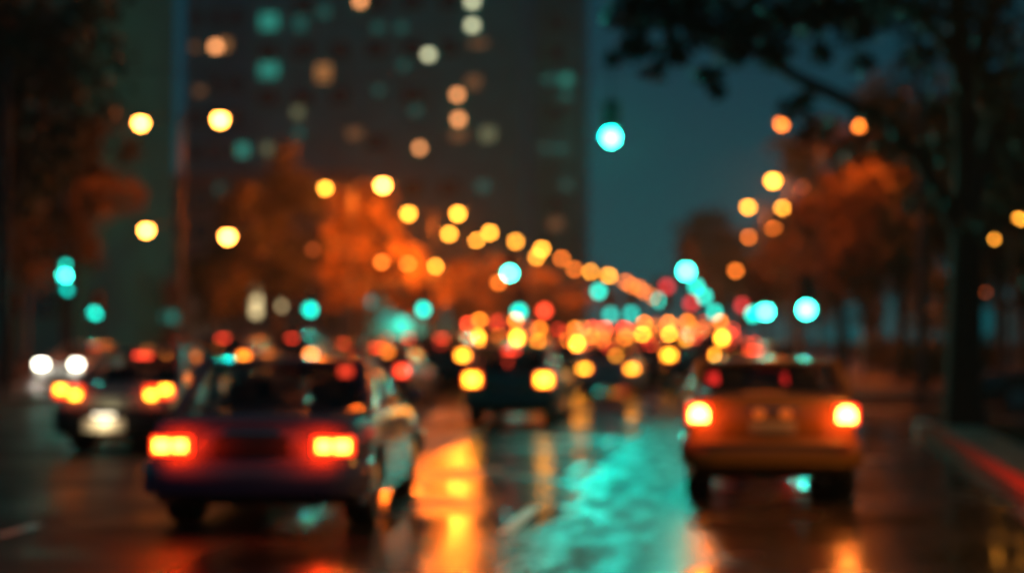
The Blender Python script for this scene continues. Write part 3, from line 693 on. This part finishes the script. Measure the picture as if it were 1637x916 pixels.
# post lamp added out of view to light the orange car's rear and the kerb
nl = empty('street_lamp', (5.0, 11.2, .12), 'post lamp added on the verge outside the view to light the orange car and kerb', 'street lamp', GR)
MB().tube([(0, 0, 0), (0, 0, 1), (0, 0, 5.4)], [.09, .07, .045], 10).build('pole', METAL, nl)
MB().tube([(0, 0, 5.2), (-.4, 0, 5.42), (-.8, 0, 5.42)], .03, 7).build('arm', METAL, nl)
hd = MB().box((-.95, 0, 5.42), (.6, .3, .11), .05).build('lamp_head', METAL, nl)
MB().box((-.95, 0, 5.34), (.4, .2, .05), .02).build('lamp_lens', LENS['warm'], hd)
down('street_light', (-.95, 0, 5.2), NEAR_AMBER, 115 * 12.566, .08, nl)
GP = 'low path lamps among the trees'
for (px, py, D, br, I, sz, lab) in ((1362, 421, 58, 'dull', 22, .7, 'low path lamp beneath the roadside trees, brightest of the path lamps'),
                                    (1391, 426, 64, 'dull', 16, .6, 'low path lamp beneath the roadside trees, in the middle of the path lamps'),
                                    (1412, 417, 60, 'dull', 16, .55, 'low path lamp beneath the roadside trees, next to the thick trunk'),
                                    (1590, 385, 42, 'warm', 1, .3, 'small yellow path lamp beyond the thick trunk, half hidden by leaves'),
                                    (1629, 354, 40, 'warm', 1, .4, 'yellow path lamp beyond the thick trunk at the edge of the view'),
                                    (1437, 388, 62, 'faint', 2, .55, 'faint orange path lamp between the rusty tree and the thick trunk'),
                                    (1478, 390, 66, 'faint', 2, .6, 'faint orange path lamp close beside the thick trunk'),
                                    (1320, 296, 64, 'dull', 3, .3, 'small orange lamp among the leaves of the orange lit tree by the driveway'),
                                    (1265, 448, 72, 'faint', 2, .7, 'dim lamp above the brightest roadside signal'),
                                    (1576, 470, 48, 'faint', 1, .3, 'small dim lamp above the roof of the parked sedan'),
                                    (30, 268, 70, 'faint', 4, .5, 'dim red lamp on the far pavement beneath the dark trees')):
    p = P(px, py, D)
    street_lamp(lab, GP, p.x + .5, D, [(px, py, br, I, sz)], .12)

# ------------------------------------------------------------------ traffic signals
SIG = {k: emit_mat('signal_' + k, c, s) for k, c, s in (('white_green', (.04, 1, .72), 55), ('green', (.0, .80, .60), 7.5), ('soft_green', (.0, .62, .50), 5), ('dim_green', (.0, .42, .36), 1.6),
                                                     ('red', (1, .06, .02), 9), ('pink', (1, .05, .06), 3.5))}
LENS_OFF = mat('signal_lens_off', (.05, .04, .03), .2)
def signal_head(root, x, y, z, lit, br, r, housing=True):
    """x, z: centre of the lit lens; the head faces the camera (-y)"""
    st = r * 2.35; slot = {'green': 0, 'amber': 1, 'red': 2}[lit]; zc = z + (1 - slot) * st
    hd = MB().box((x, y + .12, zc), (r * 2.7, .2, st * 3.05), .03).build('signal_head', BLACK, root)
    if housing: MB().box((x, y + .235, zc), (r * 3.7, .02, st * 3.6), .01).build('backing_board', BLACK, hd)
    for k in range(3):
        zz = zc + (k - 1) * st
        on_ = k == slot
        MB().lathe([(0, -.035), (r * .5, -.03), (r * .85, -.015), (r, 0.01)], (x, y + .012, zz), 'Y', 18).build('signal_lens', SIG[br] if on_ else LENS_OFF, hd)
        vis = MB(); n = 12
        V = []; 
        for i in range(n + 1):
            a = math.pi * (-.1 + 1.2 * i / n)
            V += [(x + 1.1 * r * math.cos(a), y + .02, zz + 1.1 * r * math.sin(a)), (x + 1.1 * r * math.cos(a), y - .2, zz + 1.1 * r * math.sin(a))]
        vis.add(V, [(2 * i, 2 * i + 1, 2 * i + 3, 2 * i + 2) for i in range(n)]).build('visor', BLACK, hd)
GS = 'traffic signals above the avenue'
def traffic_signal(label, px, py, D, br, r=.17, lit='green', I=0, base=None, col=(.02, 1, .75), heads=()):
    p = P(px, py, D); st = r * 2.35
    bx = p.x if base is None else base
    zb_ = .15 if (bx > kr(D) or bx < mr(D)) else .004
    root = empty('traffic_signal', (bx, D, zb_), label, 'traffic light', GS)
    dx = p.x - bx; dz = p.z - zb_
    if base is None:
        MB().tube([(0, .3, 0), (0, .3, dz + st * 1.5)], .06, 8).build('pole', METAL, root)
    else:
        top = dz + st * 3.6
        MB().tube([(0, .3, 0), (0, .3, 1), (0, .3, top + .2)], [.12, .1, .07], 8).build('pole', METAL, root)
        MB().tube([(0, .3, top - .3), (dx * .5, .3, top), (dx + (.4 if dx > 0 else -.4), .3, top + .05)], [.06, .05, .035], 7).build('mast_arm', METAL, root)
    signal_head(root, dx, 0, dz, lit, br, r)
    if base is not None:
        MB().tube([(dx, .28, dz + st * 2), (dx, .3, top + .03)], .025, 6).build('hanger', METAL, root)
    if I: beam('signal_light', (dx, -.06, dz), col, I, r, root)
    for (hx, hy, hb, hl) in heads:
        q = P(hx, hy, D); signal_head(root, q.x - bx, 0, q.z - zb_, hl, hb, r)
        if abs(q.x - p.x) > .3: MB().tube([(dx, .3, dz), (q.x - bx, .3, q.z - zb_)], .03, 6).build('bracket', METAL, root)
    return root
# near signal hung on a span wire across the carriageway
p = P(977, 221, 36)
root = empty('traffic_signal', (p.x, 36, p.z), 'blazing green signal hung high on a wire across the open sky', 'traffic light', GS)
signal_head(root, 0, 0, 0, 'green', 'white_green', .155, False)
MB().tube([(0, .12, .85), (0, .12, 1.62)], .02, 6).build('hanger', METAL, root)
beam('signal_light', (0, -.06, 0), (.0, 1, .76), 170, .16, root)
wr = empty('span_wire', (0, 36.12, 0), 'thin steel wire stretched between poles over the avenue for the hung signal', 'cable')
MB().tube([(-17.4, 0, 8.6), (-9, 0, 8.05), (p.x, 0, p.z + 1.62), (2, 0, 8.1), (5.2, 0, 8.6)], .012, 6).build('wire', METAL, wr)
for x in (-17.4, 5.2): MB().tube([(x, 0, 0), (x, 0, 8.7)], [.10, .07], 8).build('pole', METAL, wr)

traffic_signal('roadside signal on a post at the kerb shining very bright green behind the orange car', 1289, 495, 45, 'white_green', .17, I=15, heads=())
traffic_signal('pair of green signals on one post beside the brightest roadside signal', 1224, 498, 70, 'white_green', .2, I=14, heads=((1204, 502, 'green', 'green'),))
traffic_signal('bright green signal topmost of the diagonal of signals over the kerb lane', 1097, 434, 78, 'white_green', .24, I=24, base=4.9)
traffic_signal('green signal second down the diagonal over the kerb lane', 1113, 458, 96, 'green', .24, I=8, base=5.0)
traffic_signal('green signal third down the diagonal over the kerb lane', 1126, 474, 112, 'green', .26, I=8, base=5.1)
traffic_signal('green signal lowest on the diagonal over the kerb lane', 1143, 499, 128, 'green', .30, I=8, base=5.2)
traffic_signal('pale green signal over the middle lanes with an orange lamp just below', 815, 437, 88, 'white_green', .22, I=35, base=-15.3)
traffic_signal('green signal over the lanes beneath the chain of far street lamps', 957, 466, 112, 'green', .27, I=8, base=-13.6)
traffic_signal('two overlapping pale green signals at the low end of the lamp chain', 1061, 488, 150, 'white_green', .34, I=14, base=-11.3, heads=((1055, 480, 'green', 'green'),))
traffic_signal('two soft green signals side by side under the lamp chain', 976, 503, 120, 'soft_green', .3, base=-13.0, heads=((1009, 501, 'soft_green', 'green'),))
traffic_signal('green signal with a red one beside it over the middle of the jam', 830, 498, 74, 'green', .20, I=12, base=-16.6, heads=((870, 497, 'red', 'red'),))
traffic_signal('green signal alone over the outer lane beside the median', 677, 495, 72, 'green', .19, I=10)
traffic_signal('green signal on the median just above the dark SUV behind the dark blue sedan', 497, 495, 66, 'green', .18, I=10)
traffic_signal('pale green signal across the median just above the white headlights', 154, 501, 60, 'green', .14, I=8)
traffic_signal('tall thin green lit signal at the far left beneath the rust coloured tree', 107, 441, 44, 'white_green', .12, I=8, heads=((107, 425, 'green', 'green'), (108, 462, 'soft_green', 'green')))
traffic_signal('pink red signal pair beyond the diagonal of green signals', 1066, 458, 120, 'pink', .3, lit='red', base=5.4, heads=((1105, 485, 'pink', 'red'),))
traffic_signal('small red signal between the green pair and the diagonal', 1187, 488, 95, 'pink', .24, lit='red')
traffic_signal('dim green signal high above the outer lanes', 591, 481, 90, 'dim_green', .26)

# ------------------------------------------------------------------ trees
def leaves(mb, c, r, n, size, rs):
    """n leaf clumps spread through an ellipsoid, each a few crossed leaf faces"""
    d = rs.normal(size=(n, 3)); d /= np.linalg.norm(d, axis=1)[:, None]
    p = np.array(c) + d * (rs.rand(n, 1) ** .45) * np.array(r)
    for q in p:
        a = rs.normal(size=3); a /= np.linalg.norm(a); b = np.cross(a, rs.normal(size=3)); b /= np.linalg.norm(b)
        s = size * (.6 + .8 * rs.rand()); a *= s; b *= s * .6; k = np.cross(a, b); k *= .25 * s / (np.linalg.norm(k) + 1e-9)
        mb.add([q - a, q - b * .9 + k, q + a, q + b * .9 + k], [(0, 1, 2, 3)])
def tree(name, label, loc, th, tr, blobs, n, size, leafm, seed, group='trees lining the avenue', cat='tree'):
    rs = np.random.RandomState(seed)
    root = empty(name, loc, label, cat, group)
    t = MB(); t.tube([(0, 0, -.05), (.03, 0, th * .4), (-.05, .05, th)], [tr * 1.25, tr, tr * .8], 9)
    cr_ = MB()
    for (c, r) in blobs:
        c = np.array(c)
        t.tube([(-.05, .05, th * .8), tuple(c * .5 + np.array((0, 0, th * .55))), tuple(c)], [tr * .55, tr * .32, tr * .12], 6)
        for k in range(7):
            o = rs.normal(size=3) * np.array(r) * .42
            rad = np.array(r) * (.34 + .22 * rs.rand())
            leaves(cr_, c + o, rad, n // 7, size, rs)
    t.build('trunk', BARK, root); cr_.build('crown', leafm, root, 180)
    return root
def auto_tree(name, label, px, D, z0, z1, wid, n, size, leafm, seed, zb_=.15, group='trees lining the avenue'):
    rs = np.random.RandomState(seed + 100); x = PX(px, D); H_ = z1 - z0; bl = []
    for k in range(8):
        a = k * 2.4; rr_ = wid * .5 * (.25 + .5 * rs.rand())
        bl.append(((rr_ * math.cos(a), rr_ * math.sin(a), z0 + H_ * (.2 + .62 * rs.rand())), (wid * .32, wid * .32, H_ * .24)))
    return tree(name, label, (x, D, zb_), z0 + H_ * .25, max(.12, wid * .035), bl, n, size, leafm, seed, group)
auto_tree('broadleaf_tree', 'rust leaved tree on the median lit orange by the near twin armed lamp', 105, 54, 2.8, 10.8, 5.4, 560, .17, LEAF_RUST, 1)
auto_tree('broadleaf_tree', 'tall dark tree on the far pavement at the edge of the view', 10, 46, 2.5, 16.5, 8, 640, .2, LEAF_DARK, 2)
auto_tree('broadleaf_tree', 'orange lit tree behind the very bright lamp head on the median', 572, 77, 2.6, 9.6, 3.6, 520, .2, LEAF_RUST, 3)
auto_tree('broadleaf_tree', 'dark brown tree on the median between the first two twin armed lamps', 440, 82, 2.6, 11.8, 7.0, 560, .24, LEAF, 4)
for px, D, lab in ((660, 92, 'third'), (748, 109, 'fourth'), (800, 119, 'fifth'), (855, 143, 'seventh'), (905, 163, 'eighth')):
    auto_tree('broadleaf_tree', 'low round tree glowing orange right behind the %s twin armed lamp of the median' % lab, px, D, 2.2, 7.9, 4.0 + (D - 92) * .015, 420, .22, LEAF_RUST, 40 + px)
auto_tree('broadleaf_tree', 'dim tree across the median in front of the low brown apartment block', 348, 100, 2.6, 9.5, 5, 420, .26, LEAF_DARK, 7)
auto_tree('broadleaf_tree', 'orange lit tree behind the tall roadside lamp by the driveway', 1345, 57, 2.4, 9.6, 5.8, 560, .18, LEAF_RUST, 8)
auto_tree('broadleaf_tree', 'rusty tree between the tall roadside lamp and the thick trunk', 1440, 54, 2.2, 9.0, 5.4, 560, .18, LEAF_RUST, 9)
auto_tree('broadleaf_tree', 'dark crowned roadside tree behind the two level yellow lamp heads', 1270, 114, 2.6, 13.2, 8.5, 560, .24, LEAF_DARK, 10)
auto_tree('broadleaf_tree', 'dark roadside tree leaning out against the open sky beyond the signals', 1160, 128, 3.0, 14.2, 8.5, 520, .28, LEAF_DARK, 11)
auto_tree('broadleaf_tree', 'tall dark tree behind the roadside lamps and the orange lit trees', 1395, 76, 3.0, 14.5, 8.5, 560, .24, LEAF_DARK, 12)
auto_tree('broadleaf_tree', 'brown tree behind the parked sedan beyond the thick trunk', 1600, 50, 2.0, 10.5, 6.5, 560, .2, LEAF, 13)
for i, (px, D) in enumerate(((1480, 74), (1560, 68), (1640, 62))):
    auto_tree('broadleaf_tree', ('dim tree at the back of the park behind the rusty tree', 'dim tree at the back of the park behind the thick trunk', 'dim tree at the back of the park at the edge of the view')[i], px, D, 1.5, 11, 8, 420, .26, LEAF_DARK, 20 + i)

# the near thick tree with its long limbs
TD = 27.0
base = P(1542, 676, TD); base.z = .12
root = empty('broadleaf_tree', (base.x, TD, .12), 'big dark tree with a thick trunk and long limbs reaching over the road', 'tree', 'trees lining the avenue')
def L(px, py, dD=0): q = P(px, py, TD + dD); return (q.x - base.x, dD, q.z - .12)
t = MB()
t.tube([(0, 0, -.05), L(1541, 600), L(1543, 500), L(1546, 380), L(1545, 250), L(1540, 120), L(1530, 0), L(1515, -120), L(1490, -260)], [.40, .32, .29, .27, .22, .20, .17, .12, .05], 12)
t.tube([L(1546, 400), L(1510, 320), L(1465, 250), L(1405, 190), L(1330, 150, -1), L(1270, 122, -1.5), L(1210, 85, -2), L(1140, 40, -2.5), L(1060, 20, -3)], [.17, .15, .13, .12, .11, .10, .085, .06, .03], 9)
t.tube([L(1543, 130), L(1510, 65), L(1470, 28), L(1425, 0), L(1370, -40), L(1250, -90, -1)], [.15, .13, .11, .10, .07, .04], 9)
t.tube([L(1550, 330), L(1590, 200, 1), L(1565, 90, 1), L(1600, -50, 1)], [.2, .18, .14, .1], 9)
t.tube([L(1552, 300, .5), L(1600, 180, .5), L(1660, 260, .5), L(1720, 240, .5)], [.12, .11, .08, .05], 8)
t.tube([L(1590, 190, 1), L(1640, 330, 1.2)], [.1, .12], 8)
t.tube([L(1560, 100), L(1590, 20, -1), L(1640, -60, -1)], [.13, .1, .06], 8)
t.build('trunk', BARK, root)
rs = np.random.RandomState(77); cr_ = MB()
def spray(px, py, rpx, n, dD=-1.5, flat=.7):
    c = L(px, py, dD); r = rpx * TD / FPX
    leaves(cr_, c, (r, r * 1.2, r * flat), n, .085, rs)
for (px, py, rp, n) in ((1010, 20, 46, 330), (1060, 10, 60, 420), (1110, 35, 55, 330), (980, 95, 16, 60), (1015, 75, 30, 150), (1080, 80, 34, 130), (1045, 115, 24, 80), (1085, 95, 14, 50),
                        (1135, 120, 24, 90), (1148, 148, 16, 60), (1160, 60, 48, 230), (1210, 45, 52, 330), (1180, 85, 30, 130), (1240, 88, 34, 190), (1280, 30, 52, 330), (1330, 15, 50, 330),
                        (1375, 45, 40, 200), (1400, 5, 60, 330), (1120, -15, 60, 330), (1200, -10, 60, 330), (1470, 95, 42, 190), (1380, 100, 26, 70), (1460, 20, 60, 300), (1310, 85, 22, 60), (1290, 160, 22, 60),
                        (1540, 20, 80, 380), (1600, 40, 80, 380), (1620, 110, 70, 260), (1590, 180, 60, 160), (1635, 220, 60, 200), (1500, 170, 40, 90), (1490, 235, 40, 100), (1390, 190, 28, 70), (1430, 235, 36, 90),
                        (1610, 300, 60, 160), (1590, 360, 50, 110), (1640, 420, 50, 110), (1480, 320, 40, 70), (1270, 175, 26, 60), (1310, 205, 34, 90), (1350, 245, 40, 90)):
    spray(px, py, rp, n, -1.5 if px < 1400 else rs.uniform(-1.5, 1.5))
cr_.build('crown', LEAF_DARK, root, 180)

# hedge bushes in the park
for i, (px, D, w_, h_) in enumerate(((1470, 49, 3.2, 1.5), (1420, 62, 4, 1.8), (1530, 52, 3.5, 1.7))):
    rs = np.random.RandomState(300 + i); x = PX(px, D)
    root = empty('bush', (x, D, .13), ('low bush at the foot of the rusty tree', 'low bush beneath the low path lamps', 'low bush behind the foot of the thick trunk')[i], 'bush', 'bushes in the park')
    f = MB(); st_ = MB()
    for k in range(10):
        c = (rs.uniform(-.4, .4) * w_, rs.uniform(-.4, .4) * 1.2, h_ * rs.uniform(.35, .7)); leaves(f, c, (w_ * .2, .5, h_ * .33), 120, .1, rs)
        st_.tube([(c[0] * .3, c[1] * .3, 0), c], [.03, .012], 5)
    f.build('foliage', LEAF, root, 180); st_.build('stem', BARK, root)

# ------------------------------------------------------------------ buildings
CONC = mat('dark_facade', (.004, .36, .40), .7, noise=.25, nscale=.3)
CONC2 = mat('pale_facade', (.2, .19, .17), .7, noise=.25, nscale=.3)
WDARK = mat('window_glass_dark', (.012, .018, .02), .12, spec=.8)
WIN = {'teal': emit_mat('window_teal', (.02, .26, .20), 1.0), 'teal_dim': emit_mat('window_teal_dim', (.006, .075, .064), 1.0), 'teal_hot': emit_mat('window_teal_hot', (.12, .8, .6), 3.2), 'orange': emit_mat('window_orange', (.40, .16, .05), 1.0),
       'orange_hot': emit_mat('window_orange_hot', (1, .36, .12), 4.5), 'orange_dim': emit_mat('window_orange_dim', (.16, .07, .03), 1.0), 'pale_hot': emit_mat('window_pale_hot', (.75, .75, .45), 3.2), 'pale_dim': emit_mat('window_pale_dim', (.16, .17, .09), 1.0)}
def building(name, label, x0, x1, D, depth, h, lit, sx_, sz_, ww, wh, paint, zmin=3.5, zmax=46, cornice=True):
    root = empty(name, ((x0 + x1) / 2, D, 0), label, 'building'); cx_ = (x0 + x1) / 2; W_ = x1 - x0
    w_ = MB().box((0, depth / 2, h / 2), (W_, depth, h), 0)
    w_.build('wall', paint, root)
    MB().box((0, depth / 2, h + .4), (W_ + .8, depth + .8, .8), .05).build('roof', paint, root)
    nb = max(2, int(W_ / sx_ / 2))
    for i in range(nb + 1): MB().box((-W_ / 2 + W_ * i / nb, -.12, h / 2 - .1), (.5, .236, h - .2), 0).build('pilaster', paint, root)
    lits = []
    proto_w = {}
    def win(x, z, a, b, m, frame=True):
        key = (round(a, 2), round(b, 2))
        if key not in proto_w:
            f = MB()
            for (cx2, cz2, dx2, dz2) in ((0, b / 2 + .05, a + .2, .1), (0, -b / 2 - .05, a + .2, .1), (-a / 2 - .05, 0, .1, b - .004), (a / 2 + .05, 0, .1, b - .004)): f.box((cx2, -.06, cz2), (dx2, .116, dz2))
            o = f.build('window', METAL, root)
            pn = MB().box((0, -.03, 0), (a - .006, .05, b - .006)).build('pane', m, o)
            proto_w[key] = o
        else:
            s0 = proto_w[key]; o = s0.copy(); C.objects.link(o); o.parent = root
            c = s0.children[0].copy(); C.objects.link(c); c.parent = o
        pn = o.children[0]; pn.material_slots[0].link = 'OBJECT'; pn.material_slots[0].material = m
        o.location = (x, -.262, z)
    for (px, py, key, wpx, hpx) in lit:
        q = P(px, py, D - .3); a, b = wpx * D / FPX, hpx * D / FPX
        lits.append((q.x - cx_, q.z, a, b)); win(q.x - cx_, q.z, a, b, WIN[key])
    n = 0; z = zmin
    while z < min(h - 1.5, zmax):
        x = -W_ / 2 + sx_ * .5
        while x < W_ / 2 - sx_ * .3:
            if all(abs(x - lx) > (a + ww) / 2 + .3 or abs(z - lz) > (b + wh) / 2 + .3 for lx, lz, a, b in lits) and n < 95 - len(lits):
                win(x, z, ww, wh, WDARK); n += 1
            x += sx_
        z += sz_
    return root
TOWER = [(430, 35, 'teal', 30, 26), (430, 113, 'teal', 32, 24), (480, 38, 'teal_dim', 22, 26), (517, 117, 'orange', 24, 28), (518, 20, 'teal_dim', 22, 18), (576, 2, 'orange_hot', 12, 12), (604, 45, 'teal_dim', 18, 16), (642, 45, 'teal_dim', 18, 16),
         (685, 88, 'pale_hot', 13, 11), (755, 3, 'pale_hot', 13, 12), (755, 41, 'pale_hot', 13, 11), (731, 152, 'orange_hot', 11, 11), (757, 132, 'orange_dim', 22, 20), (733, 191, 'orange_hot', 12, 11), (733, 216, 'orange_dim', 24, 18), (780, 215, 'pale_dim', 22, 20),
         (671, 237, 'orange_hot', 10, 10), (765, 70, 'orange_dim', 30, 10), (476, 180, 'pale_dim', 16, 16), (478, 213, 'teal_dim', 18, 16), (567, 214, 'orange_dim', 24, 16), (645, 105, 'teal_dim', 16, 16), (605, 145, 'teal_dim', 16, 14), (665, 177, 'teal_dim', 18, 16),
         (772, 298, 'teal_dim', 22, 18), (428, 238, 'pale_dim', 14, 16)]
building('apartment_tower', 'tall dark apartment tower with scattered teal and orange lit windows', P(400, 200, 182).x, P(828, 200, 182).x, 182, 22, 64, TOWER, 4.6, 5.8, 2.2, 1.7, CONC, 20, 46)
building('apartment_tower', 'narrower tower beside the main one with faint paired windows', P(832, 200, 206).x, P(927, 200, 206).x, 206, 18, 70,
         [(846, 104, 'orange_hot', 12, 11), (845, 152, 'teal', 20, 16), (878, 127, 'teal_dim', 18, 16), (905, 127, 'teal', 18, 14), (905, 153, 'teal_dim', 18, 16), (896, 238, 'teal_dim', 16, 14), (905, 238, 'teal_dim', 8, 14), (872, 238, 'teal_dim', 14, 14), (905, 295, 'teal_dim', 16, 14), (888, 358, 'orange_dim', 20, 16)], 3.4, 4.2, 1.6, 1.5, CONC, 20, 48, )
building('apartment_tower', 'ribbed dark tower beside the main one with one orange window', P(298, 200, 214).x, P(398, 200, 214).x, 214, 18, 66,
         [(345, 75, 'orange_hot', 14, 12), (360, 72, 'orange', 16, 18), (312, 76, 'orange_dim', 14, 12), (320, 146, 'orange_dim', 18, 12)], 3.0, 5.0, 1.5, 1.8, CONC, 14, 50)
building('apartment_block', 'black apartment block at the edge of the view behind the dark trees', P(-60, 200, 100).x, P(120, 200, 100).x, 100, 20, 40, [(108, 106, 'teal_dim', 13, 26)], 2.6, 3.2, 1.3, 1.5, CONC, 4, 30)
building('apartment_block', 'low brown apartment block with small teal windows behind the median lamps', P(200, 200, 160).x, P(560, 200, 160).x, 160, 14, 19,
         [(388, 240, 'teal', 20, 20), (210, 305, 'teal_dim', 18, 18), (353, 304, 'teal_dim', 16, 18), (236, 410, 'teal_dim', 16, 18), (508, 300, 'orange_dim', 14, 14)], 3.6, 3.3, 1.6, 1.7, CONC2, 3.5, 18)
building('shop_building', 'low shop building with greenish lit shopfronts behind the jam', P(590, 200, 150).x, P(770, 200, 150).x, 150, 10, 5.2,
         [(640, 506, 'teal', 70, 18), (715, 506, 'teal_dim', 50, 18)], 9, 9, .1, .1, CONC2, 99)
building('shop_building', 'low shop building with teal lit shopfronts across the oncoming lanes', P(150, 200, 118).x, P(300, 200, 118).x, 118, 10, 5.4,
         [(232, 505, 'teal_hot', 18, 16), (256, 506, 'teal', 16, 16), (276, 507, 'teal', 14, 16), (198, 520, 'teal_dim', 16, 18)], 9, 9, .1, .1, CONC2, 99)

for x, D, I in ((PX(640, 149.2), 149.2, 60), (PX(240, 117.2), 117.2, 160)):
    sh = [o for o in C.objects if o.name.startswith('shop_building') and abs(o.location.y - D) < 2][0]
    lamp('shop_light', (x - sh.location.x, -1.2, 3.2), (.03, 1, .72), I * 12.566, .5, sh)
# lit upright signs on the far side
CREAM = emit_mat('sign_cream', (.8, .62, .30), 2.2)
def lit_sign(label, px, py, D, w_, h_, m, n=3):
    p = P(px, py, D); root = empty('lit_sign', (p.x, D, .15), label, 'sign', 'lit signs beyond the median'); z = p.z - .15
    MB().tube([(0, .1, 0), (0, .1, z + h_ / 2)], .06, 8).build('pole', METAL, root)
    MB().box((0, 0, z), (w_ + .1, .14, h_ + .1), .02).build('sign_box', METAL, root)
    for k in range(n):
        MB().box((0, -.075, z + h_ * ((k + .5) / n - .5)), (w_, .02, h_ / n - .12), .005).build('light_panel', m, root)
lit_sign('tall narrow cream lit sign of three panels above the dark SUV', 410, 482, 94, .55, 2.0, CREAM)
lit_sign('small square cream lit sign beside the tall narrow one', 448, 488, 96, .55, .6, CREAM, 1)

# ------------------------------------------------------------------ haze
hm = bpy.data.materials.new('haze'); hm.use_nodes = True
n = hm.node_tree; n.nodes.remove(n.nodes['Principled BSDF'])
pv = n.nodes.new('ShaderNodeVolumePrincipled'); pv.inputs['Color'].default_value = (.75, .95, .9, 1)
pv.inputs['Density'].default_value = .00055; pv.inputs['Anisotropy'].default_value = 0.25
n.links.new(pv.outputs[0], n.nodes['Material Output'].inputs['Volume'])
hz = MB().box((0, 295, 40), (640, 690, 82)).build('haze', hm); tag(hz, 'thin damp night haze hanging over the avenue', 'haze', kind='stuff')
